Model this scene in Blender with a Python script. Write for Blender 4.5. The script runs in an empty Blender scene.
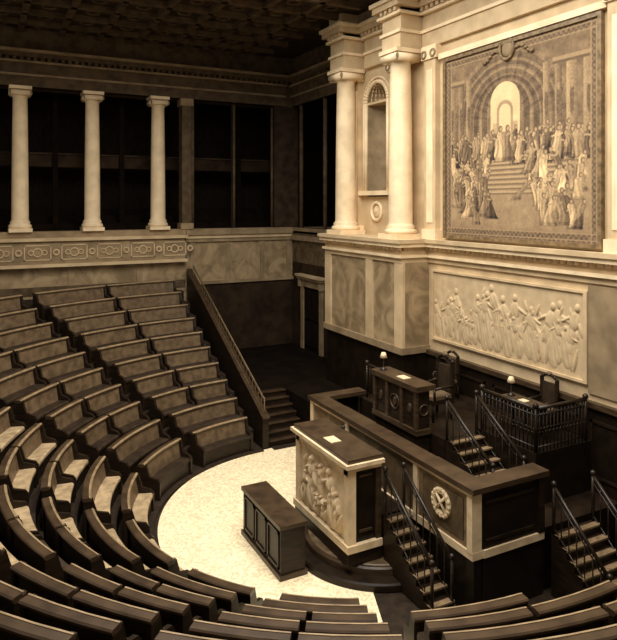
import bpy, math, random
import numpy as np
from mathutils import Vector
random.seed(7); rng=np.random.default_rng(5)
S=bpy.context.scene
try:
    S.view_settings.view_transform='Standard'; S.view_settings.look='None'
except Exception: pass

def sep(c,f=.6):
    L=.35*c[0]+.5*c[1]+.15*c[2]
    d=max(0,1-L/90)   # deep tones stay brown, pale tones stay ivory
    t=(L*(1.13+.12*d),L*(.985-.03*d),L*(.77-.16*d))
    return tuple(min(255,a*(1-f)+b*f) for a,b in zip(c,t))
def lin(c):
    c=sep(c)
    return tuple(((x/255)/12.92 if x/255<=0.04045 else ((x/255+0.055)/1.055)**2.4) for x in c)
def mat(name,c1,c2=None,scale=4.0,rough=0.6,bump=0.0,dist=0.0,stretch=(1,1,1),p=(.35,.65),spec=.25):
    m=bpy.data.materials.new(name); m.use_nodes=True
    nt=m.node_tree; b=nt.nodes['Principled BSDF']; b.inputs['Roughness'].default_value=rough
    if 'Specular IOR Level' in b.inputs: b.inputs['Specular IOR Level'].default_value=spec
    if c2 is None: c2=tuple(x*0.8 for x in c1)
    tc=nt.nodes.new('ShaderNodeTexCoord'); mp=nt.nodes.new('ShaderNodeMapping')
    mp.inputs['Scale'].default_value=stretch
    nt.links.new(tc.outputs['Object'],mp.inputs['Vector'])
    t=nt.nodes.new('ShaderNodeTexNoise'); t.inputs['Scale'].default_value=scale; t.inputs['Detail'].default_value=6
    t.inputs['Distortion'].default_value=dist; out=t.outputs['Fac']
    nt.links.new(mp.outputs['Vector'],t.inputs['Vector'])
    r=nt.nodes.new('ShaderNodeValToRGB')
    r.color_ramp.elements[0].position=p[0]; r.color_ramp.elements[1].position=p[1]
    r.color_ramp.elements[0].color=(*lin(c2),1); r.color_ramp.elements[1].color=(*lin(c1),1)
    nt.links.new(out,r.inputs['Fac']); nt.links.new(r.outputs['Color'],b.inputs['Base Color'])
    if bump>0:
        bp=nt.nodes.new('ShaderNodeBump'); bp.inputs['Strength'].default_value=bump; bp.inputs['Distance'].default_value=0.03
        nt.links.new(out,bp.inputs['Height']); nt.links.new(bp.outputs['Normal'],b.inputs['Normal'])
    return m

M=dict(
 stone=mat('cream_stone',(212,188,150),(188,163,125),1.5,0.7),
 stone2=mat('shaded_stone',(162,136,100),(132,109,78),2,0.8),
 colwhite=mat('white_marble_column',(240,226,198),(220,203,172),2,0.5),
 marble=mat('veined_marble',(176,150,113),(134,108,74),1.1,0.35,dist=2.0),
 marbled=mat('dark_veined_marble',(122,94,62),(76,56,34),1.6,0.4,dist=2.5),
 wood=mat('dark_wood',(48,31,19),(29,18,11),3,0.4,stretch=(1,1,6)),
 woodm=mat('mid_wood',(82,57,37),(58,39,25),3,0.33,stretch=(1,1,6),spec=.4),
 edge=mat('painted_edge_highlight',(166,136,98),(136,108,74),5,0.4,spec=.4),  # pale colour stands in for the highlight along the bench top lips
 leather=mat('bench_leather',(124,95,65),(92,68,46),5,0.42,spec=.35),
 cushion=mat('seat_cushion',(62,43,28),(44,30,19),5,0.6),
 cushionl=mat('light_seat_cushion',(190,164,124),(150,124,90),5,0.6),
 carpet=mat('figured_carpet',(252,240,214),(220,202,168),5,0.95,dist=3.0,p=(.40,.58)),
 floorc=mat('tier_carpet',(56,38,25),(38,25,16),6,0.9),
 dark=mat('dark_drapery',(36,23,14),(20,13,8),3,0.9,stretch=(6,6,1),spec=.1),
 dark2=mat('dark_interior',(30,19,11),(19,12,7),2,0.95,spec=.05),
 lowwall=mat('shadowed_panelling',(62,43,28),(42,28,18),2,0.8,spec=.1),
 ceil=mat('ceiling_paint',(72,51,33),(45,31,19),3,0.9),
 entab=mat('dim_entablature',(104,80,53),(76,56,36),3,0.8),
 black=mat('black_marble',(36,24,16),(23,15,10),3,0.35),
 metal=mat('dark_bronze',(50,34,22),(32,21,13),8,0.35,spec=.4),
 relief=mat('relief_marble',(228,211,182),(204,184,150),4,0.6),
 frieze=mat('frieze_marble',(208,184,146),(190,165,128),4,0.7),
 ochre=mat('ochre_marble',(150,118,82),(112,84,56),2.5,0.35,dist=2),
 paper=mat('paper',(225,212,184),(200,186,156),4,0.8),
 gilt=mat('gilt',(150,120,80),(108,82,52),8,0.4),
)
class MB:
    def __init__(s): s.v=[];s.f=[];s.m=[];s.sm=[];s.mats=[]
    def mi(s,k):
        if k not in s.mats: s.mats.append(k)
        return s.mats.index(k)
    def add(s,vs,fs,k,smooth=False):
        o=len(s.v); s.v+= [tuple(map(float,p)) for p in vs]
        i=s.mi(k)
        for f in fs: s.f.append(tuple(o+a for a in f)); s.m.append(i); s.sm.append(smooth)
    def box(s,x0,x1,y0,y1,z0,z1,k):
        vs=[(x,y,z) for z in(z0,z1) for y in(y0,y1) for x in(x0,x1)]
        s.add(vs,[(0,2,3,1),(4,5,7,6),(0,1,5,4),(2,6,7,3),(0,4,6,2),(1,3,7,5)],k)
    def prismX(s,x0,x1,pts,k):
        n=len(pts); vs=[(x,y,z) for x in(x0,x1) for y,z in pts]
        s.add(vs,[(i,(i+1)%n,n+(i+1)%n,n+i) for i in range(n)]+[tuple(range(n))[::-1],tuple(range(n,2*n))],k)
    def lathe(s,cx,cy,z,prof,k,n=20,smooth=True,a0=0,a1=360):
        full=abs(a1-a0)>=360; cnt=n if full else n+1
        vs=[]
        for r,h in prof:
            for i in range(cnt):
                a=math.radians(a0+(a1-a0)*i/n); vs.append((cx+r*math.cos(a),cy+r*math.sin(a),z+h))
        fs=[]
        for j in range(len(prof)-1):
            for i in range(n):
                i2=(i+1)%cnt if full else i+1
                fs.append((j*cnt+i,j*cnt+i2,(j+1)*cnt+i2,(j+1)*cnt+i))
        fs.append(tuple(range(cnt))[::-1]); fs.append(tuple((len(prof)-1)*cnt+i for i in range(cnt)))
        s.add(vs,fs,k,smooth)
    def tube(s,p,q,r,k,n=8,r2=None):
        p=Vector(p);q=Vector(q);d=(q-p).normalized()
        a=d.orthogonal().normalized(); b=d.cross(a); r2=r if r2 is None else r2
        vs=[]
        for c,rr in((p,r),(q,r2)):
            for i in range(n):
                t=2*math.pi*i/n; vs.append(c+a*math.cos(t)*rr+b*math.sin(t)*rr)
        fs=[(i,(i+1)%n,n+(i+1)%n,n+i) for i in range(n)]+[tuple(range(n))[::-1],tuple(range(n,2*n))]
        s.add(vs,fs,k,True)
    def ring(s,c,axis,R,r,k,n=20,m=6,sx=1,sy=1):
        c=Vector(c); 
        if axis=='x': u,v,w=Vector((0,1,0)),Vector((0,0,1)),Vector((1,0,0))
        elif axis=='y': u,v,w=Vector((1,0,0)),Vector((0,0,1)),Vector((0,1,0))
        else: u,v,w=Vector((1,0,0)),Vector((0,1,0)),Vector((0,0,1))
        vs=[];fs=[]
        for i in range(n):
            a=2*math.pi*i/n; d=u*math.cos(a)*sx+v*math.sin(a)*sy
            for j in range(m):
                b=2*math.pi*j/m; vs.append(c+d*(R+r*math.cos(b))+w*r*math.sin(b))
        for i in range(n):
            for j in range(m):
                fs.append((i*m+j,((i+1)%n)*m+j,((i+1)%n)*m+(j+1)%m,i*m+(j+1)%m))
        s.add(vs,fs,k,True)
    def ell(s,c,rx,ry,rz,k,n=12,m=8):
        vs=[(c[0],c[1],c[2]-rz)];fs=[]
        for j in range(1,m):
            t=math.pi*j/m-math.pi/2
            for i in range(n):
                a=2*math.pi*i/n; vs.append((c[0]+rx*math.cos(t)*math.cos(a),c[1]+ry*math.cos(t)*math.sin(a),c[2]+rz*math.sin(t)))
        vs.append((c[0],c[1],c[2]+rz)); L=len(vs)-1
        for i in range(n):
            fs.append((0,1+(i+1)%n,1+i)); fs.append((L,L-n+i,L-n+(i+1)%n))
        for j in range(m-2):
            for i in range(n):
                fs.append((1+j*n+i,1+j*n+(i+1)%n,1+(j+1)*n+(i+1)%n,1+(j+1)*n+i))
        s.add(vs,fs,k,True)
    def sweep(s,cx,cy,prof,a0,a1,k,step=3.0,z=0,cap=True):
        n=max(1,int(math.ceil(abs(a1-a0)/step))); P=len(prof); vs=[]
        for i in range(n+1):
            a=math.radians(a0+(a1-a0)*i/n)
            for r,h in prof: vs.append((cx+r*math.cos(a),cy+r*math.sin(a),z+h))
        fs=[]
        for i in range(n):
            for j in range(P):
                fs.append((i*P+j,i*P+(j+1)%P,(i+1)*P+(j+1)%P,(i+1)*P+j))
        if cap: fs.append(tuple(range(P))[::-1]); fs.append(tuple(n*P+j for j in range(P)))
        s.add(vs,fs,k)
    def poly(s,pts,k): s.add(pts,[tuple(range(len(pts)))],k)
    def obj(s,name,parent=None):
        me=bpy.data.meshes.new(name); me.from_pydata(s.v,[],s.f)
        for k in s.mats: me.materials.append(M[k])
        me.polygons.foreach_set('material_index',s.m); me.polygons.foreach_set('use_smooth',s.sm)
        me.update()
        o=bpy.data.objects.new(name,me); S.collection.objects.link(o)
        if parent: o.parent=parent
        return o

W=12.1; CX,CY=7.75,13.45; R0=4.35; PITCH=.8; RISE=.385; Z0=.06; NR=10
FY=26.2; GZ=6.45
def endA(k): return {0:249,1:249,2:267,3:274}.get(k,281)

# ---------------- floor and tiers
b=MB(); b.box(-8,12.6,-4,27,-.3,0,'floorc'); b.obj('floor')
b=MB()
b.sweep(8.0,CY,[(0.05,0.0),(0.05,.02),(4.5,.02),(4.5,0)],90,248,'carpet',3)
b.box(8.0,9.1,15.2,CY+4.3,0,.02,'carpet')
b.obj('floor_carpet')
b=MB()
A0,A1=91,281
for k in range(NR):
    r=R0+PITCH*k; z=Z0+RISE*k
    b.sweep(CX,CY,[(r,0),(r,z),(r+PITCH,z),(r+PITCH,0)],A0,endA(k),'floorc')
    if k<6:
        e=math.degrees(.22/(r+.4)); b.sweep(CX,CY,[(r-.01,z-.2),(r-.01,z+.012),(r+PITCH,z+.012),(r+PITCH,z-.2)],247-e,247+e,'carpet')
zt=Z0+RISE*NR; ro=R0+PITCH*NR
vs=[];n=90
for i in range(n+1):
    a=math.radians(A0+(A1-A0)*i/n); c,s_=math.cos(a),math.sin(a)
    t=min([(12.1-CX)/c if c>1e-6 else 1e9,(-8-CX)/c if c<-1e-6 else 1e9,(FY-CY)/s_ if s_>1e-6 else 1e9,(-4-CY)/s_ if s_<-1e-6 else 1e9])
    t=max(t,ro)
    vs+=[(CX+ro*c,CY+ro*s_,zt-RISE),(CX+ro*c,CY+ro*s_,zt),(CX+t*c,CY+t*s_,zt)]
fs=[]
for i in range(n):
    for j in range(2): fs.append((i*3+j,i*3+j+1,(i+1)*3+j+1,(i+1)*3+j))
b.add(vs,fs,'floorc'); b.obj('floor_tiered_amphitheatre')

def bench(r,z,a0,a1,cu='cushion'):
    b=MB()
    e=math.degrees(.05/r)
    b.sweep(CX,CY,[(r+.17,0),(r+.17,.36),(r+.56,.36),(r+.56,0)],a0,a1,'wood',z=z)
    b.sweep(CX,CY,[(r+.13,.36),(r+.13,.42),(r+.17,.45),(r+.5,.43),(r+.52,.36)],a0+e,a1-e,cu,z=z)
    b.sweep(CX,CY,[(r+.48,.43),(r+.55,.82),(r+.58,.82),(r+.56,.43)],a0+e,a1-e,'leather',z=z)
    b.sweep(CX,CY,[(r+.56,0),(r+.58,.84),(r+.64,.84),(r+.64,0)],a0,a1,'wood',z=z)
    b.sweep(CX,CY,[(r+.52,.82),(r+.52,.88),(r+.54,.90),(r+.68,.90),(r+.70,.88),(r+.70,.85),(r+.66,.82)],a0-e*.5,a1+e*.5,'woodm',z=z)
    b.sweep(CX,CY,[(r+.515,.865),(r+.515,.885),(r+.54,.908),(r+.565,.908),(r+.565,.87)],a0-e*.5,a1+e*.5,'edge',z=z)  # thin strip on the front lip, coloured as a painted highlight
    for q,w in((a0,1),(a1,-1)):
        b.sweep(CX,CY,[(r+.12,0),(r+.12,.44),(r+.18,.52),(r+.40,.58),(r+.49,.88),(r+.68,.88),(r+.66,0)],q-w*e*.4,q+w*e*1.0,'wood',z=z)
    b.obj('curved_bench')
bounds=[92,121,149,177,205,226,247,281]
for k in range(NR):
    r=R0+PITCH*k; z=Z0+RISE*k; g=math.degrees(.27/(r+.4)); g2=math.degrees(.07/(r+.4))
    for i in range(len(bounds)-1):
        if i==6 and k<2: continue
        a,c=bounds[i]+g,min(bounds[i+1],endA(k) if i==6 else 999)-g
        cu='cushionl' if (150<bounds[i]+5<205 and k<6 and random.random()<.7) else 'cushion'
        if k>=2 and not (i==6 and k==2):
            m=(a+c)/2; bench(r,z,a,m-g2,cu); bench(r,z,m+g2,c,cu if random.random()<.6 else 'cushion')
        else: bench(r,z,a,c,cu)

# ---------------- far wall
b=MB()
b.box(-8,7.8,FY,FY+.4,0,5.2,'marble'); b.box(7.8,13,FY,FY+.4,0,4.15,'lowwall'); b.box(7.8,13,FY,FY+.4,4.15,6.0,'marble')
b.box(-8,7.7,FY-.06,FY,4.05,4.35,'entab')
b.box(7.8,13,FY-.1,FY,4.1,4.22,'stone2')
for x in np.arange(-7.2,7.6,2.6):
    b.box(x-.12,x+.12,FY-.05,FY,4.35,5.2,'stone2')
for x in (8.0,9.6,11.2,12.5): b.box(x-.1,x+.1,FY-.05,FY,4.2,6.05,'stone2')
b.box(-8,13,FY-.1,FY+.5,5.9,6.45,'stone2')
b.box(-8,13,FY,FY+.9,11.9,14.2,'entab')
b.obj('wall_far')
b=MB()
b.box(-8,7.6,FY-.32,FY+.1,5.22,6.1,'stone2')
b.box(-8,7.7,FY-.45,FY+.15,6.1,6.22,'stone'); b.box(-8,7.7,FY-.4,FY+.1,5.12,5.24,'stone')
x=-7.6
while x<7.2:
    b.box(x,x+.95,FY-.35,FY-.31,5.38,5.42,'stone');b.box(x,x+.95,FY-.35,FY-.31,5.92,5.96,'stone')
    b.box(x,x+.04,FY-.35,FY-.31,5.38,5.96,'stone');b.box(x+.91,x+.95,FY-.35,FY-.31,5.38,5.96,'stone')
    b.ring((x+.47,FY-.34,5.67),'y',.15,.03,'stone')
    b.ring((x+.24,FY-.34,5.67),'y',.09,.025,'stone',12); b.ring((x+.71,FY-.34,5.67),'y',.09,.025,'stone',12)
    b.ring((x+1.12,FY-.34,5.67),'y',.1,.04,'stone',14)
    x+=1.3
b.box(7.7,12.6,FY-.25,FY+.1,6.2,6.4,'stone2'); b.box(7.7,12.6,FY-.16,FY+.1,6.05,6.2,'stone')
b.obj('trim_balcony_parapet')
b=MB()
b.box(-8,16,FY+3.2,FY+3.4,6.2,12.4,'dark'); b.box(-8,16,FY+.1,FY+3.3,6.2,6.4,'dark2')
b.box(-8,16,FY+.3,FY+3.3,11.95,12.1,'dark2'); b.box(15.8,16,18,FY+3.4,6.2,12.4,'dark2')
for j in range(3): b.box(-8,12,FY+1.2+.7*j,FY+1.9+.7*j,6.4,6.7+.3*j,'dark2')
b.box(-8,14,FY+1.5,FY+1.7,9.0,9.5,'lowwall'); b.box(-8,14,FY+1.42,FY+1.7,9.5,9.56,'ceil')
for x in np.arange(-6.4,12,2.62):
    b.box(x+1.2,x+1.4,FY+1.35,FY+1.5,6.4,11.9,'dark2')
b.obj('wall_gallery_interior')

def column(x,y,z0,h,rad,name='ionic_column',k='colwhite'):
    b=MB()
    b.box(x-rad*1.35,x+rad*1.35,y-rad*1.35,y+rad*1.35,z0,z0+.14,k)
    pr=[(rad*1.3,.14),(rad*1.38,.2),(rad*1.3,.27),(rad*1.12,.3),(rad*1.2,.36),(rad*1.05,.42),(rad,.48)]
    H=h-.42
    for i in range(1,9):
        t=i/8; pr.append((rad*(1-.15*t**1.6),.48+(H-.48)*t))
    pr+=[(rad*.98,H+.03),(rad*.98,H+.08),(rad*.86,H+.1),(rad*.86,H+.14),(rad*1.1,H+.2)]
    b.lathe(x,y,z0,pr,k,24)
    zc=z0+H+.17
    for sy in(-1,1):
        b.tube((x-rad*1.1,y+sy*rad*1.0,zc),(x+rad*1.1,y+sy*rad*1.0,zc),rad*.36,k,14)
        for sx in(-1,1):
            b.ring((x+sx*rad*1.12,y+sy*rad*1.0,zc),'x',rad*.25,rad*.08,'stone2',14)
    for sx in(-1,1):
        b.tube((x+sx*rad*1.0,y-rad*1.1,zc),(x+sx*rad*1.0,y+rad*1.1,zc),rad*.34,k,14)
        b.ring((x+sx*rad*1.0,y-rad*1.12,zc),'y',rad*.22,rad*.08,'stone2',14)
    b.box(x-rad*1.3,x+rad*1.3,y-rad*1.3,y+rad*1.3,z0+h-.12,z0+h,k)
    return b.obj(name)
for i in range(5):
    column(6.6-2.6*i,FY+.15,GZ,5.45,.3)
b=MB(); b.box(7.55,7.95,FY-.1,FY+.4,6.45,11.9,'entab'); b.box(7.48,8.02,FY-.16,FY+.4,11.6,11.9,'stone2');b.box(7.48,8.02,FY-.16,FY+.4,6.45,6.7,'stone2'); b.obj('trim_pilaster_far')
b=MB()
b.box(11.8,13,FY,FY+.4,6.4,11.9,'ceil'); b.box(9.85,9.97,FY+.1,FY+.3,6.4,11.9,'ceil')
for x in (8.05,9.9,11.7):
    b.tube((x,FY+.05,6.4),(x,FY+.05,11.8),.06,'entab')
b.obj('trim_far_piers')
def entabY(b,x0,x1,y,z,h,k1,k2,dent=True):
    b.box(x0,x1,y-.12,y+.3,z,z+h*.3,k1); b.box(x0,x1,y-.18,y+.3,z+h*.3,z+h*.36,k2)
    b.box(x0,x1,y-.1,y+.3,z+h*.36,z+h*.66,k1); b.box(x0,x1,y-.3,y+.3,z+h*.66,z+h*.72,k2)
    b.box(x0,x1,y-.5,y+.3,z+h*.8,z+h*.92,k1); b.box(x0,x1,y-.6,y+.3,z+h*.92,z+h,k2)
    b.box(x0,x1,y-.15,y+.3,z+h*.72,z+h*.8,k1)
    x=x0
    while x<x1: b.box(x,x+.12,y-.42,y+.2,z+h*.72,z+h*.8,k1); x+=.24
def entabX(b,x,y0,y1,z,h,k1,k2,bx=None,q=1):
    bx=x+.3 if bx is None else bx
    b.box(x-.12,bx,y0,y1,z,z+h*.3,k1); b.box(x-.18,bx,y0-.05*q,y1+.05*q,z+h*.3,z+h*.36,k2)
    b.box(x-.1,bx,y0,y1,z+h*.36,z+h*.66,k1); b.box(x-.24,bx,y0-.12*q,y1+.12*q,z+h*.66,z+h*.72,k2)
    b.box(x-.36,bx,y0-.2*q,y1+.2*q,z+h*.8,z+h*.92,k1); b.box(x-.44,bx,y0-.26*q,y1+.26*q,z+h*.92,z+h,k2)
    b.box(x-.12,bx,y0,y1,z+h*.72,z+h*.8,k1)
    y=y0
    while y<y1-.1: b.box(x-.3,bx,y,y+.12,z+h*.72,z+h*.8,k1); y+=.24
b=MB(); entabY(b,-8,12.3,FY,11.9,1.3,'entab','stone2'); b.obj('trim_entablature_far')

# ---------------- flat wall (behind the rostrum)
b=MB()
Y1=20.2
ny0,ny1=17.7,18.95
nb,nt=7.95,11.0
b.box(W,W+.8,-4,ny0,0,13.6,'stone'); b.box(W,W+.8,ny1,Y1,0,13.6,'stone')
b.box(W,W+.8,ny0,ny1,0,nb,'stone')
yc=(ny0+ny1)/2; rr=(ny1-ny0)/2; n=16
vs=[];
for i in range(n+1):
    a=math.pi*i/n; vs+=[(W,yc+rr*math.cos(a),nt+rr*math.sin(a)),(W,yc+rr*math.cos(a),13.6)]
b.add(vs,[(2*i,2*i+1,2*i+3,2*i+2) for i in range(n)],'stone')
vs=[];fs=[];m=12
for j,(z,q) in enumerate([(nb,1),(nt,1)]+[(nt+rr*math.sin(t),math.cos(t)) for t in np.linspace(.15,math.pi/2,8)]):
    for i in range(m+1):
        a=math.pi*i/m; vs.append((W+rr*q*math.sin(a)*.95,yc+rr*q*math.cos(a),z))
for j in range(9):
    for i in range(m): fs.append((j*(m+1)+i,j*(m+1)+i+1,(j+1)*(m+1)+i+1,(j+1)*(m+1)+i))
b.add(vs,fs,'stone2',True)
for i in range(1,m):
    a=math.pi*i/m
    pts=[(W+rr*math.cos(t)*math.sin(a)*.93,yc+rr*math.cos(t)*math.cos(a)*.97,nt+rr*math.sin(t)*.97) for t in np.linspace(.05,1.4,6)]
    for p0,p1 in zip(pts,pts[1:]): b.tube(p0,p1,.025,'stone')
b.box(W,W+.7,ny0,ny1,nt-.06,nt+.02,'stone')
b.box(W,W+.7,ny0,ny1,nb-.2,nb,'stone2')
b.obj('wall_rostrum')
b=MB()
n=20
for r_,w_ in((rr+.05,.07),(rr+.2,.04)):
    pts=[(W-.02,yc+r_*math.cos(math.pi*i/n),nt+r_*math.sin(math.pi*i/n)) for i in range(n+1)]
    for i in range(n): b.tube(pts[i],pts[i+1],w_,'colwhite')
    b.tube((W-.02,yc-r_,nt),(W-.02,yc-r_,nb),w_,'colwhite'); b.tube((W-.02,yc+r_,nt),(W-.02,yc+r_,nb),w_,'colwhite')
b.box(W-.2,W+.1,ny0-.3,ny1+.3,nb-.15,nb,'colwhite')
b.ring((W-.03,yc,7.25),'x',.3,.06,'colwhite',24); b.ell((W-.02,yc,7.25),.05,.2,.2,'relief')
b.ell((W-.06,yc,7.27),.06,.08,.11,'relief')
b.obj('trim_niche_surround')

b=MB()
b.box(W-.08,W,-4,15.5,0,3.1,'black'); b.box(W-.16,W,-4,15.5,3.02,3.14,'woodm')
for y in np.arange(-3.5,14,1.5):
    b.box(W-.11,W-.07,y,y+1.2,1.5,1.56,'wood');b.box(W-.11,W-.07,y,y+1.2,2.7,2.76,'wood');b.box(W-.11,W-.07,y,y+.06,1.5,2.76,'wood');b.box(W-.11,W-.07,y+1.14,y+1.2,1.5,2.76,'wood')
b.obj('trim_dado')
b=MB()
b.box(W-.95,W,15.5,Y1,3.1,5.75,'marble'); b.box(W-.35,W,-1,8.6,3.14,5.75,'marble')
b.box(W-.93,W-.05,15.52,Y1-.02,0,3.1,'black')
for y in (15.48,Y1-.4):
    b.box(W-1.0,W-.9,y,y+.42,3.1,5.75,'stone')
b.box(W-1.0,W-.97+.02,17.1,17.5,3.1,5.75,'stone')
b.box(W-1.05,W,15.45,Y1+.05,3.05,3.25,'stone2')
b.obj('wall_podium')
b=MB()
def corn(x,y0,y1):
    b.box(x-.06,W+.1,y0,y1,5.75,5.9,'stone'); b.box(x-.14,W+.1,y0-.06,y1+.06,5.9,5.98,'colwhite')
    b.box(x-.05,W+.1,y0,y1,5.98,6.22,'stone'); b.box(x-.24,W+.1,y0-.15,y1+.1,6.22,6.34,'colwhite'); b.box(x-.3,W+.1,y0-.2,y1+.12,6.34,6.45,'stone')
    y=y0
    while y<y1: b.box(x-.13,x,y,y+.1,6.12,6.22,'colwhite'); y+=.2
corn(W,-4,15.5); corn(W-.95,15.5,Y1)
b.obj('trim_cornice_rostrum')
def pil(y0,y1,x=W,name='trim_pilaster'):
    b=MB(); b.box(x-.18,x+.02,y0,y1,6.45,12.2,'stone'); b.box(x-.24,x,y0-.06,y1+.06,6.45,6.75,'colwhite')
    b.box(x-.24,x,y0-.08,y1+.08,11.8,12.2,'colwhite'); b.box(x-.2,x-.17,y0+.12,y1-.12,6.95,11.5,'colwhite')
    b.ring((x-.24,y0+.05,11.95),'x',.1,.04,'stone2',14);b.ring((x-.24,y1-.05,11.95),'x',.1,.04,'stone2',14); b.obj(name)
pil(14.98,15.5); pil(8.55,9.2); pil(16.9,17.4); pil(19.25,19.8)
for y in (16.2,19.5,7.8,4.4): column(W-.55,y,6.45,5.75,.37)
b=MB()
entabX(b,W,-4,15.7,12.2,1.5,'stone','colwhite',q=0); entabX(b,W-.78,15.72,16.7,12.2,1.5,'stone','colwhite',bx=W+.1)
entabX(b,W-.05,16.8,18.9,12.2,1.5,'stone','colwhite',bx=W+.2,q=0); entabX(b,W-.78,19.05,20.0,12.2,1.5,'stone','colwhite',bx=W+.1)
b.obj('trim_entablature_rostrum')
b=MB(); b.box(W-.3,W+.8,-4,Y1,13.7,17,'stone2')
for y in (15.75,19.1): b.box(W-.95,W,y,y+.9,13.7,17,'stone')
b.obj('wall_attic')
X2=12.7
b=MB(); b.box(X2,X2+.3,Y1,FY+.3,0,4.9,'lowwall'); b.box(X2,X2+.3,Y1,FY+.3,4.9,6.45,'marbled'); b.box(X2,X2+.3,Y1,FY,11.9,14.2,'entab')
b.box(X2-.1,X2+1.6,Y1,FY,6.3,6.45,'stone2'); b.box(X2,X2+3,Y1,FY+.4,11.95,12.1,'dark2'); b.box(X2,X2+3.2,Y1,FY+.4,6.2,6.3,'dark2')
b.box(12.0,16,Y1-.1,Y1+.1,0,14,'stone2')
entabX(b,X2,Y1+.2,FY-.2,11.9,1.3,'entab','stone2')
b.box(X2-.15,X2,Y1,FY,5.9,6.1,'stone2')
for y in(21.6,23.2,25.4): b.tube((X2+.05,y,6.4),(X2+.05,y,11.9),.09,'entab')
b.obj('wall_side_recess')
b=MB(); dy=24.2; X2d=X2-.005
b.box(X2d-.03,X2d,dy-.75,dy+.75,1.2,3.9,'dark2')
for s_ in(-1,1):
    b.box(X2d-.1,X2d,dy+s_*.85-.12,dy+s_*.85+.12,1.2,4.0,'stone2')
    b.box(X2d-.07,X2d-.03,dy+s_*.37-.28,dy+s_*.37+.28,1.4,2.4,'black'); b.box(X2d-.07,X2d-.03,dy+s_*.37-.28,dy+s_*.37+.28,2.55,3.8,'black')
    b.box(X2d-.2,X2d,dy+s_*.95-.08,dy+s_*.95+.08,3.9,4.25,'stone2')
b.box(X2d-.12,X2d,dy-1.0,dy+1.0,3.92,4.25,'stone2'); b.box(X2d-.24,X2d,dy-1.1,dy+1.1,4.25,4.36,'stone2'); b.box(X2d-.3,X2d,dy-1.15,dy+1.15,4.36,4.45,'stone')
b.obj('door_1')

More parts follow.
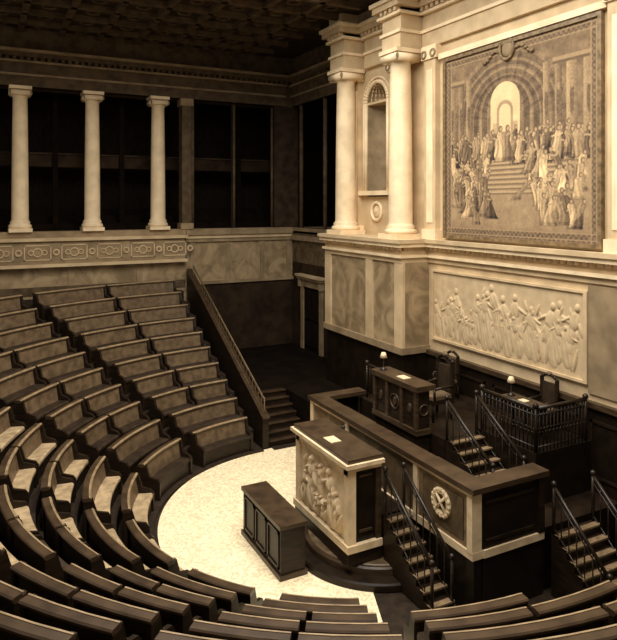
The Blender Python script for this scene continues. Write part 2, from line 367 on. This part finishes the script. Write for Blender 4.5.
# ---------------- tapestry
def tapestry():
    NU,NV=560,520; u,v=np.meshgrid(np.linspace(0,1,NU),np.linspace(0,1,NV))
    def smooth(nn,mm=None):
        mm=mm or nn
        a=rng.random((nn,mm)); xi=u*(mm-1); yi=v*(nn-1); x0=np.clip(xi.astype(int),0,mm-2); y0=np.clip(yi.astype(int),0,nn-2)
        fx=xi-x0; fy=yi-y0; fx=fx*fx*(3-2*fx); fy=fy*fy*(3-2*fy)
        return a[y0,x0]*(1-fx)*(1-fy)+a[y0,x0+1]*fx*(1-fy)+a[y0+1,x0]*(1-fx)*fy+a[y0+1,x0+1]*fx*fy
    N1,N2,N3=smooth(30)-.5,smooth(90)-.5,smooth(160)-.5
    T=.46+.10*N1+.06*N2
    cu=.45
    def arch(R,sp,asp=1.0,bot=.42):
        return ((abs(u-cu)<R)&(v<sp)&(v>bot))|(((u-cu)**2+((v-sp)*asp)**2<R**2)&(v>=sp))
    for R,sp,t in [(.41,.58,.50),(.385,.58,.42),(.35,.585,.52),(.335,.585,.38),(.30,.60,.46),(.29,.60,.53),(.27,.61,.40),(.235,.62,.48),(.225,.62,.36),(.19,.64,.47),(.18,.64,.53),(.165,.65,.38),(.125,.67,.48)]:
        T=np.where(arch(R,sp,1.02),t+.09*N1+.07*N3,T)
    ang=np.arctan2(v-.61,u-cu); rad=np.hypot(u-cu,v-.61)
    T=np.where((v>.61)&(rad<.385)&(rad>.13)&(np.sin(ang*26)>.55),T-.05,T)
    T=np.where(arch(.10,.71,1,.42),.80+.07*N1,T)
    T=np.where(arch(.085,.70,1,.42)&(v<.60),.68+.08*N1,T)
    T=np.where(arch(.055,.66,1,.42),.60+.08*N1,T); T=np.where(arch(.04,.655,1,.42),.80,T)
    for px,w,t in ((.05,.03,.55),(.125,.02,.47),(.185,.02,.53),(.715,.02,.53),(.785,.02,.47),(.86,.03,.55),(.95,.03,.52)):
        m=(abs(u-px)<w)&(v>.42)&(v<.86); T=np.where(m,t-.10*((u-px)/w)+.06*N3,T)
        m=((u-px)/.012)**2+((v-.66)/.075)**2<1; T=np.where(m,.40+.1*N3,T)
        m=((u-px)/.007)**2+((v-.73)/.02)**2<1; T=np.where(m,.58,T)
    T=np.where((v>.85)&(v<.87)&(abs(u-cu)>.3),.58,T); T=np.where((v>.838)&(v<.85)&(abs(u-cu)>.3),.38,T)
    T=np.where(v<.44,.58+.08*N1+.05*N2-.15*(v<.1)*(.1-v)*6,T)
    for i in range(8):
        vv=.23+.025*i; T=np.where((abs(v-vv)<.0045)&(abs(u-cu)<.36+.01*i),.44,T); T=np.where((abs(v-vv-.009)<.0045)&(abs(u-cu)<.36+.01*i),.66,T)
    def fig(x,y,h,t,lean=0,wid=1.0):
        nonlocal T
        tt=(v-y)/h
        sway=.05*h*np.sin(tt*5+x*30)
        c=x+lean*h*tt+sway
        wp=np.interp(tt,[0,.1,.35,.55,.72,.80,.83],[.19,.16,.12,.10,.13,.08,.03])*h*wid
        q=(u-c)/np.maximum(wp,1e-4)
        bod=(abs(q)<1)&(tt>0)&(tt<.83)
        fold=np.sin((q*4+tt*5*(1 if lean>=0 else -1))*1.5+x*50)
        t2=t+random.uniform(-.16,.16); sp=random.uniform(.3,.55)
        tone=np.where(tt>sp+.15*q,t,t2)
        sh=tone-.12*q*abs(q)+.06*fold-.1*(tt<.1)+.06*N3
        T=np.where((abs(q+.3)<1.15)&(tt>-.03)&(tt<.8)&~bod,T*.84,T)
        T=np.where(bod,sh,T)
        for s_ in (-1,1):
            k=random.uniform(-.9,.9); ln=random.uniform(.10,.24)*h
            du=(u-c)*s_; arm=(du>0)&(du<ln)&(abs(v-(y+h*.69)-k*du*.8)<h*.028)
            T=np.where(arm,random.choice([.64,t+.05,t]),T)
        hr=h*.066; hx=x+lean*h*.9+.05*h*math.sin(4.5+x*30)
        d=((u-hx)**2+((v-(y+h*.88))*.85)**2)
        T=np.where(d<(hr*1.15)**2,.36,T); T=np.where(((u-hx-.2*hr)**2+((v-(y+h*.875))*.85)**2)<(hr*.8)**2,.64,T)
    for n_,yy,hh in((30,.43,.12),(38,.395,.16)):
        up=[(.05+.90*(i/(n_-1))+random.uniform(-.014,.014),yy+random.uniform(-.02,.02)) for i in range(n_)]
        random.shuffle(up)
        for x,y in up:
            if abs(x-cu)<.05: continue
            fig(x,y,hh+random.uniform(-.015,.02),random.choice([.38,.50,.60,.68,.44,.56,.34]),random.uniform(-.12,.12),random.uniform(.85,1.15))
    fig(.425,.40,.19,.68,.03,1.1); fig(.475,.40,.19,.50,-.03,1.1)
    low=[]
    for i in range(60):
        x=random.uniform(.05,.34) if i%2==0 else random.uniform(.60,.95)
        low.append((random.uniform(.055,.34),x))
    low.sort(reverse=True)
    for y,x in low: fig(x,y,random.uniform(.12,.17),random.choice([.36,.54,.68,.48,.62,.42,.72]),random.uniform(-.5,.5),random.uniform(.95,1.5))
    fig(.53,.20,.12,.52,.9,1.3); fig(.37,.10,.15,.44,-.5,1.5); fig(.60,.33,.16,.60,.2)
    bd=(u<.04)|(u>.96)|(v<.04)|(v>.96)
    T=np.where(bd,.42+.09*np.sin(u*230)*np.sin(v*220)+.1*N3,T)
    for e_ in (.04,.012):
        T=np.where(((abs(u-e_)<.003)|(abs(u-1+e_)<.003)|(abs(v-e_)<.003)|(abs(v-1+e_)<.003)),.58,T)
    for _ in range(2):
        P=np.pad(T,1,mode='edge'); T=(P[1:-1,1:-1]*2+P[:-2,1:-1]+P[2:,1:-1]+P[1:-1,:-2]+P[1:-1,2:])/6
    T=(T-.5)*1.12+.50+.05*N3+rng.normal(size=T.shape)*.015
    T=np.clip(T,.1,1)
    y0,y1,z0,z1=9.5,14.62,6.62,11.6
    vs=np.stack([np.full(u.size,W-.06),(y1+(y0-y1)*u).ravel(),(z0+(z1-z0)*v).ravel()],1)
    idx=np.arange(NU*NV).reshape(NV,NU)
    q=np.stack([idx[:-1,:-1],idx[:-1,1:],idx[1:,1:],idx[1:,:-1]],-1).reshape(-1,4)
    me=bpy.data.meshes.new('tapestry'); me.from_pydata(vs.tolist(),[],q.tolist())
    ca=me.color_attributes.new('weave','FLOAT_COLOR','POINT')
    t=T.ravel(); srgb=np.stack([t*.99+.05,t*.87+.015,t*.65+.01,np.ones_like(t)],1); srgb=np.clip(srgb,0,1)
    l=srgb.copy(); l[:,:3]=np.where(srgb[:,:3]<=.04045,srgb[:,:3]/12.92,((srgb[:,:3]+.055)/1.055)**2.4)
    ca.data.foreach_set('color',l.astype(np.float32).ravel())
    m=bpy.data.materials.new('woven_tapestry'); m.use_nodes=True; nt=m.node_tree
    at=nt.nodes.new('ShaderNodeAttribute'); at.attribute_name='weave'; bs=nt.nodes['Principled BSDF']; bs.inputs['Roughness'].default_value=.9
    nt.links.new(at.outputs['Color'],bs.inputs['Base Color']); me.materials.append(m)
    e=bpy.data.objects.new('wall_tapestry',None); S.collection.objects.link(e)
    o=bpy.data.objects.new('woven_picture',me); S.collection.objects.link(o); o.parent=e
    b=MB()
    for a,c,d,f in((y0-.1,y1+.1,z1,z1+.1),(y0-.1,y1+.1,z0-.1,z0),(y0-.1,y0,z0,z1),(y1,y1+.1,z0,z1)):
        b.box(W-.12,W+.01,a,c,d,f,'gilt')
    b.box(W-.16,W+.01,y0-.25,y1+.25,z1+.12,z1+.28,'colwhite')
    b.box(W-.03,W+.01,y0,y1,z0,z1,'dark2')
    ym=(y0+y1)/2+.15
    b.ring((W-.1,ym,z1-.12),'x',.24,.04,'gilt',20,6,1,1.15); b.ell((W-.08,ym,z1-.12),.05,.19,.22,'stone2')
    for s_ in(-1,1):
        for i in range(6):
            b.ell((W-.09,ym+s_*(.32+.10*i),z1-.14-.03*i+.06*math.sin(i)),.04,.07,.05,'gilt')
    b.obj('frame',e)
tapestry()

# ---------------- reliefs
def relief(name,x,y0,y1,z0,z1,figs,amp,k='relief',res=90,parent=None):
    NU=int((y1-y0)*res); NV=int((z1-z0)*res)
    u,v=np.meshgrid(np.linspace(0,y1-y0,NU),np.linspace(0,z1-z0,NV)); H=np.zeros(u.shape)
    def blob(cu,cv,ru,rv,a,ang=0,fold=0):
        nonlocal H
        c,s_=math.cos(ang),math.sin(ang); du=u-cu; dv=v-cv; p=(du*c+dv*s_)/ru; q=(-du*s_+dv*c)/rv
        e=a*np.sqrt(np.clip(1-p*p-q*q,0,1))
        if fold: e=e*(1-.28*(.5+.5*np.sin(p*9+q*3+cu*7)))
        H=np.maximum(H,e)
    for (fx,fz,h,lean) in figs:
        a=amp*random.uniform(.7,1.1); L=lambda t:fx+lean*h*t
        blob(L(.92),fz+h*.92,h*.05,h*.065,a)
        blob(L(.70),fz+h*.70,h*.10,h*.15,a,-lean*.8,1)
        blob(L(.45),fz+h*.47,h*.085,h*.16,a*.9,0,1)
        s_=random.choice([-1,1])
        dr=random.random()<.5
        if dr: blob(L(.2),fz+h*.24,h*.13,h*.30,a*.9,.05,1)
        else:
            blob(L(.2)-h*.06,fz+h*.24,h*.04,h*.27,a*.9,.12); blob(L(.2)+h*.08,fz+h*.24,h*.045,h*.27,a*.8,-.2)
        blob(L(.7)+s_*h*.15,fz+h*.72,h*.03,h*.13,a*.8,s_*1.1); blob(L(.7)-s_*h*.13,fz+h*.58,h*.03,h*.15,a*.8,-s_*.4)
        blob(L(.7)+s_*h*.25,fz+h*.82,h*.025,h*.1,a*.8,s_*.3)
    fade=np.minimum(np.minimum(u,(y1-y0)-u),np.minimum(v,(z1-z0)-v)); H*=np.clip(fade/.04,0,1)
    vs=np.stack([(x-H).ravel(),(y1-u).ravel(),(z0+v).ravel()],1); idx=np.arange(NU*NV).reshape(NV,NU)
    q=np.stack([idx[:-1,:-1],idx[:-1,1:],idx[1:,1:],idx[1:,:-1]],-1).reshape(-1,4)
    me=bpy.data.meshes.new(name); me.from_pydata(vs.tolist(),[],q.tolist()); me.materials.append(M[k])
    me.polygons.foreach_set('use_smooth',[True]*len(q))
    o=bpy.data.objects.new(name,me); S.collection.objects.link(o)
    if parent: o.parent=parent
e=bpy.data.objects.new('wall_relief_frieze',None); S.collection.objects.link(e)
figs=[]
x=.2
while x<5.1:
    figs.append((x,random.uniform(.05,.3),random.uniform(1.0,1.6),random.uniform(-.3,.3))); x+=random.uniform(.15,.3)
figs+=[(random.uniform(.3,4.9),random.uniform(.06,.4),random.uniform(.6,1.0),random.uniform(-.7,.7)) for i in range(14)]
relief('relief_figures',W-.04,9.9,15.2,3.55,5.5,figs,.05,'frieze',res=75,parent=e)
b=MB()
for a in((9.8,15.3,5.5,5.56),(9.8,15.3,3.49,3.55),(9.8,9.9,3.55,5.5),(15.2,15.3,3.55,5.5)): b.box(W-.09,W,*a,'stone')
b.box(W-.05,W+.01,8.6,9.8,3.3,5.7,'stone2')
b.obj('frame',e)

# ---------------- rostrum
PZ=1.2
b=MB()
b.box(8.1,W-.1,8.95,15.1,0,PZ,'black'); b.box(8.2,W-.09,8.95,15.05,PZ,PZ+.01,'wood')
b.box(7.25,8.1,10.85,13.15,0,PZ,'black')
b.box(9.35,W-.97,15.1,20.0,0,PZ,'dark2'); b.box(7.95,W-.97,20.0,FY-.06,0,PZ,'dark2'); b.box(W-.97,X2-.02,Y1+.02,FY-.06,0,PZ,'dark2')
b.box(9.32,W-.12,11.4,15.0,PZ,2.2,'wood')
b.box(10.3,W-.12,9.65,11.39,PZ,2.3,'black')
b.obj('floor_rostrum_platform')
def stairs(b,x0,x1,ytop,ybot,ztop,zbot,n,k='wood',kn='ochre'):
    for i in range(n):
        za=zbot+(ztop-zbot)*(i+1)/(n+0); ya=ybot+(ytop-ybot)*i/n
        y0,y1=min(ya,ytop),max(ya,ytop)
        b.box(x0,x1,y0,y1,zbot+(ztop-zbot)*i/n,za,k)
        s_=1 if ytop>ybot else -1
        b.box(x0,x1,*sorted((ya-s_*.03,ya+s_*.1)),za-.03,za+.006,kn)
def rail(b,p,q,h,k='metal',n=8,r=.025,posts=True):
    p=Vector(p);q=Vector(q);up=Vector((0,0,h))
    b.tube(p+up,q+up,r*1.4,k); b.tube(p+up*.12,q+up*.12,r*.6,k); b.tube(p+up*.85,q+up*.85,r*.6,k)
    for i in range(n+1):
        c=p+(q-p)*i/n
        e_=(i in(0,n)) and posts
        b.tube(c,c+up,r*1.3 if e_ else r*.5,k)
        if e_: b.ell(tuple(c+up*1.06),r*2.2,r*2.2,r*2.2,k)
b=MB(); XD=7.9; ZT=2.4; Ya,Yb=8.85,15.15
b.box(XD+.04,XD+.22,Ya+.04,Yb-.04,0,ZT-.1,'black')
b.box(XD-.08,XD+.34,Ya-.08,Yb+.05,ZT-.1,ZT,'woodm')
b.box(XD-.02,XD+.24,Ya,Yb,PZ-.12,PZ+.02,'relief')
b.box(XD-.0,XD+.2,Ya+.01,Yb,ZT-.2,ZT-.101,'relief')
for y in (Ya+.005,Ya+1.62,13.2,15.0):
    b.box(XD-.03,XD+.2,y,y+.14,PZ,ZT-.1,'relief')
b.box(XD+.02,XD+.05,Ya+.14,Ya+1.62,PZ+.02,ZT-.2,'ochre'); b.box(XD+.0,XD+.05,Ya+.28,Ya+1.48,PZ+.14,ZT-.3,'marbled')
b.box(XD+.02,XD+.05,Ya+1.76,13.2,PZ+.02,ZT-.2,'marbled'); b.box(XD+.02,XD+.05,13.34,15,PZ+.02,ZT-.2,'ochre')
for R in(.24,.2): b.ring((XD-.01,Ya+.88,1.78),'x',R,.045,'relief',24)
for i in range(16):
    a=2*math.pi*i/16; b.ell((XD-.03,Ya+.88+.24*math.cos(a),1.78+.24*math.sin(a)),.03,.05,.05,'relief',8,6)
b.tube((XD-.03,Ya+.76,1.64),(XD-.03,Ya+1.0,1.92),.03,'relief'); b.tube((XD-.03,Ya+1.0,1.64),(XD-.03,Ya+.76,1.92),.03,'relief')
b.box(XD+.23,9.65,Ya+.02,Ya+.09,0,ZT-.11,'black'); b.box(XD+.342,9.72,Ya-.08,Ya+.34,ZT-.1,ZT,'woodm')
b.box(XD+.241,9.65,Ya-.02,Ya+.09,PZ-.12,PZ+.02,'relief'); b.box(9.5,9.65,Ya-.03,Ya+.09,PZ+.02,ZT-.1,'wood')
b.box(XD+.3,9.4,Ya-.01,Ya+.05,PZ+.15,PZ+.2,'wood');b.box(XD+.3,9.4,Ya-.01,Ya+.05,ZT-.35,ZT-.3,'wood')
b.box(XD+.23,9.35,Yb-.05,Yb+.03,0,ZT-.11,'black'); b.box(XD+.342,9.42,Yb-.34,Yb+.05,ZT-.1,ZT,'woodm')
b.obj('secretaries_parapet')
for y0,y1 in((9.3,10.9),(13.3,14.75)):
    b=MB(); b.box(8.26,8.75,y0,y1,2.02,2.1,'woodm'); 
    b.box(8.26,8.3,y0,y1,PZ+.01,2.02,'wood')
    for y in(y0,y1-.06): b.box(8.3,8.7,y,y+.06,PZ+.01,2.02,'wood')
    for i in range(3): b.box(8.35,8.6,y0+.15+i*.45,y0+.42+i*.45,2.1,2.12,'paper')
    b.obj('secretary_desk')

e=bpy.data.objects.new('speakers_tribune',None); S.collection.objects.link(e)
b=MB(); X0,X1,TY0,TY1=6.5,7.25,10.85,13.15
b.box(X0-.04,X1,TY0-.04,TY1+.04,.36,.62,'wood'); b.box(X0-.07,X1,TY0-.07,TY1+.07,.62,.76,'relief')
b.box(X0+.03,X1,TY0+.03,TY1-.03,.76,2.3,'black')
for y in(TY0-.02,TY1-.16): b.box(X0-.03,X0+.15,y,y+.18,.76,2.3,'relief')
b.box(X0-.03,X0+.1,TY0,TY1,2.12,2.3,'relief')
b.box(X1-.12,X1,TY0-.02,TY0+.1,.76,2.3,'woodm'); b.box(X0+.25,X1-.2,TY0+.0,TY0+.04,.95,1.0,'woodm');b.box(X0+.25,X1-.2,TY0+.0,TY0+.04,2.05,2.1,'woodm')
b.box(X0-.02,X1,TY0-.03,TY0+.1,2.2,2.3,'relief')
b.box(X0-.12,X1+.02,TY0-.12,TY1+.12,2.3,2.38,'relief'); b.box(X0-.06,X1+.02,TY0-.06,TY1+.06,2.38,2.46,'woodm')
b.box(X0+.1,X0+.35,TY0+.9,TY0+1.25,2.46,2.475,'paper')
b.obj('body',e)
relief('carved_front',X0+.02,TY0+.14,TY1-.14,.78,2.14,[(.5,.06,1.2,.1),(1.5,.06,1.2,-.1),(1.0,.45,.75,.0),(.2,.06,.8,.2),(1.8,.06,.8,-.2),(.8,.05,.5,.3),(1.2,.05,.5,-.3)],.13,res=80,parent=e)
b=MB()
DX,DY=7.75,11.9
b.sweep(DX,DY,[(.02,.02),(.02,.17),(1.78,.17),(1.81,.14),(1.81,.02)],90,270,'wood',4); b.sweep(DX,DY,[(.02,.17),(.02,.33),(1.5,.33),(1.53,.3),(1.53,.17)],90,270,'woodm',4)
b.sweep(DX,DY,[(.02,.33),(.02,.345),(1.42,.345),(1.44,.33)],90,270,'leather',4)
b.obj('curved_dais_step')
b=MB(); x0,x1,y0,y1=5.3,5.92,11.5,13.6
b.box(x0+.04,x1-.04,y0+.04,y1-.04,.02,1.02,'wood'); b.box(x0,x1,y0,y1,.02,.12,'woodm'); b.box(x0,x1,y0,y1,1.02,1.1,'woodm')
for i in range(3):
    ya=y0+.12+i*.64; b.box(x0+.015,x0+.05,ya,ya+.56,.2,.25,'wood');b.box(x0+.015,x0+.05,ya,ya+.56,.9,.95,'wood');b.box(x0+.015,x0+.05,ya,ya+.05,.2,.95,'wood');b.box(x0+.015,x0+.05,ya+.51,ya+.56,.2,.95,'wood')
b.obj('stenographers_desk')
for sgn in(-1,1):
    b=MB(); yt=10.77 if sgn<0 else 13.23; yb=yt+sgn*1.5
    stairs(b,7.26,7.81,yt,yb,PZ,0.02,7)
    for x in(7.3,7.76): rail(b,(x,yt,PZ),(x,yb,.05),.9,n=7)
    b.obj('tribune_staircase')
b=MB(); stairs(b,9.75,10.9,8.76,7.5,PZ,0,7)
for x in(9.78,10.87): rail(b,(x,8.72,PZ),(x,7.5,.05),.9,n=7)
b.obj('side_staircase')
b=MB(); stairs(b,9.34,10.25,11.38,9.9,2.2,PZ,6)
for x in(9.36,10.22): rail(b,(x,11.35,2.2),(x,9.9,PZ),.9,n=7)
b.obj('platform_staircase')
e=bpy.data.objects.new('presidents_desk',None); S.collection.objects.link(e)
b=MB(); x0,x1,y0,y1=8.85,9.3,11.8,13.7
b.box(x0+.08,x1-.02,y0+.08,y1-.08,PZ+.01,3.2,'wood'); b.box(x0,x1+.1,y0,y1,3.2,3.32,'woodm'); b.box(x0+.02,x1-.02,y0+.02,y1-.02,2.2,2.32,'woodm'); b.box(x0,x1-.02,y0,y1,PZ+.01,PZ+.2,'woodm')
for y in (y0+.05,y0+.6,y1-.7,y1-.15): b.box(x0+.03,x0+.1,y,y+.1,2.32,3.2,'woodm')
b.ring((x0+.07,(y0+y1)/2,2.75),'x',.17,.022,'woodm'); b.ring((x0+.27,y0+.07,2.75),'y',.12,.02,'woodm')
for i in range(3): b.ell((x0+.07,y0+.35+.6*i,2.75),.03,.08,.12,'woodm')
b.box(9.0,9.22,12.5,12.8,3.32,3.335,'paper')
b.obj('desk_body',e)
def lamp(x,y,z,parent):
    b=MB(); b.lathe(x,y,z,[(.09,0),(.09,.02),(.03,.05),(.018,.1),(.018,.32)],'metal',14); b.lathe(x,y,z+.3,[(.10,0),(.05,.13)],'paper',14); b.obj('lamp',parent)
lamp(9.1,13.5,3.32,e)
def chair(x,y,z,s=1,name='armchair',ang=0):
    b=MB()
    for dx in(-.28,.28):
        for dy in(-.28,.28): b.tube((dx,dy,0),(dx,dy,.45),.035,'wood')
    b.box(-.32,.32,-.32,.32,.4,.5,'wood'); b.box(-.28,.3,-.28,.28,.5,.57,'leather')
    b.box(.26,.34,-.3,-.22,.5,1.3,'wood');b.box(.26,.34,.22,.3,.5,1.3,'wood'); b.box(.27,.33,-.22,.22,.62,1.22,'cushion')
    n=8
    for i in range(n):
        f=lambda t:(.3,-.3+.6*t,1.3+.14*math.sin(math.pi*t))
        b.tube(f(i/n),f((i+1)/n),.045,'wood')
    b.ell((.3,0,1.46),.05,.09,.07,'gilt')
    for dy in(-.29,.29): b.tube((-.25,dy,.75),(.28,dy,.78),.035,'wood'); b.tube((-.25,dy,.5),(-.25,dy,.75),.03,'wood')
    o=b.obj(name); o.location=(x,y,z); o.scale=(s,s,s); o.rotation_euler=(0,0,ang)
chair(10.1,12.7,2.2,1.05,'presidents_armchair')
chair(11.6,10.7,2.3,.85,'chair'); chair(11.4,13.9,2.2,.85,'chair')
b=MB()
rail(b,(10.35,9.7,2.3),(10.35,11.3,2.3),.92,n=14,r=.03); rail(b,(10.35,9.7,2.3),(11.85,9.7,2.3),.92,n=14,r=.03)
for i in range(14):
    y=9.76+i*.112; b.ring((10.35,y,2.75),'x',.05,.01,'metal',10,4); x=10.41+i*.105; b.ring((x,9.7,2.75),'y',.05,.01,'metal',10,4)
b.obj('metal_balustrade')
b=MB(); rail(b,(9.5,14.0,2.2),(9.5,14.9,2.2),.9,n=6); b.obj('metal_balustrade')
e=bpy.data.objects.new('clerk_desk',None); S.collection.objects.link(e)
b=MB(); b.box(10.75,11.2,10.1,11.2,3.0,3.06,'woodm'); b.box(10.8,11.15,10.15,11.15,2.85,3.0,'wood')
for x in(10.8,11.1):
    for y in(10.15,11.1): b.box(x,x+.05,y,y+.05,2.3,2.9,'wood')
b.box(10.85,11.02,10.5,10.7,3.06,3.075,'paper')
b.obj('table',e); lamp(11.0,11.05,3.06,e)
b=MB(); b.box(9.75,10.3,13.9,14.85,2.85,2.92,'woodm'); b.box(9.8,9.85,13.95,14.8,2.2,2.85,'wood'); b.box(9.8,10.25,13.95,14.0,2.2,2.85,'wood'); b.box(9.8,10.25,14.75,14.8,2.2,2.85,'wood'); b.obj('clerk_desk')

b=MB(); stairs(b,7.98,9.3,19.98,18.1,PZ,0.02,7,'wood','woodm'); b.obj('aisle_staircase')
b=MB()
b.prismX(7.72,7.92,[(18.0,.02),(18.0,.95),(26.0,4.75),(26.0,.02)],'wood')
b.prismX(7.70,7.94,[(17.95,.93),(17.95,.98),(26.0,4.81),(26.0,4.76)],'woodm')
rail(b,(7.82,18.1,1.0),(7.82,25.4,4.45),.5,'gilt',n=30,r=.013)
b.obj('sloping_stair_balustrade')

# ---------------- ceiling
b=MB()
CZ=14.1
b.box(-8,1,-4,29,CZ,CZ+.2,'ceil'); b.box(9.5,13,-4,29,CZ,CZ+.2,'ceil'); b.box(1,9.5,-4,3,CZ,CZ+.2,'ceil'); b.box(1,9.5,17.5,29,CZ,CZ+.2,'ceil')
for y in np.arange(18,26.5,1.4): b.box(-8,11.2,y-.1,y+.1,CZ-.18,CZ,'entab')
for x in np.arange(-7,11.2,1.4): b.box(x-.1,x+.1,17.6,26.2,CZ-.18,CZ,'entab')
for y in np.arange(18.7,26,1.4):
    for x in np.arange(-6.3,11,1.4):
        b.ring((x,y,CZ-.03),'z',.22,.05,'entab',10,4)
b.obj('ceiling')
b=MB()
for x in np.arange(1,9.6,1.4): b.box(x-.04,x+.04,3,17.5,CZ,CZ+.1,'metal')
for y in np.arange(3,17.6,1.45): b.box(1,9.5,y-.04,y+.04,CZ,CZ+.1,'metal')
b.obj('window_skylight_frame')

def area(name,loc,rot,sx,sy,p,col=(1,.96,.89)):
    l=bpy.data.lights.new(name,'AREA'); l.shape='RECTANGLE'; l.size=sx; l.size_y=sy; l.energy=p; l.color=col
    o=bpy.data.objects.new(name,l); S.collection.objects.link(o); o.location=loc; o.rotation_euler=rot
area('skylight_daylight',(5.25,10.25,CZ+.3),(0,0,0),8.5,14.5,4000)
w=bpy.data.worlds.new('World'); S.world=w; w.use_nodes=True
bg=w.node_tree.nodes['Background']; bg.inputs['Color'].default_value=(1,.90,.74,1); bg.inputs['Strength'].default_value=.4
F=640.0
c=bpy.data.cameras.new('camera'); c.sensor_fit='HORIZONTAL'; c.sensor_width=36; c.lens=36*F/617; c.shift_y=-116/617; c.clip_start=.05
o=bpy.data.objects.new('camera',c); S.collection.objects.link(o); o.location=(0,0,7.5); o.rotation_euler=(math.pi/2,0,-math.radians(27.3)); S.camera=o
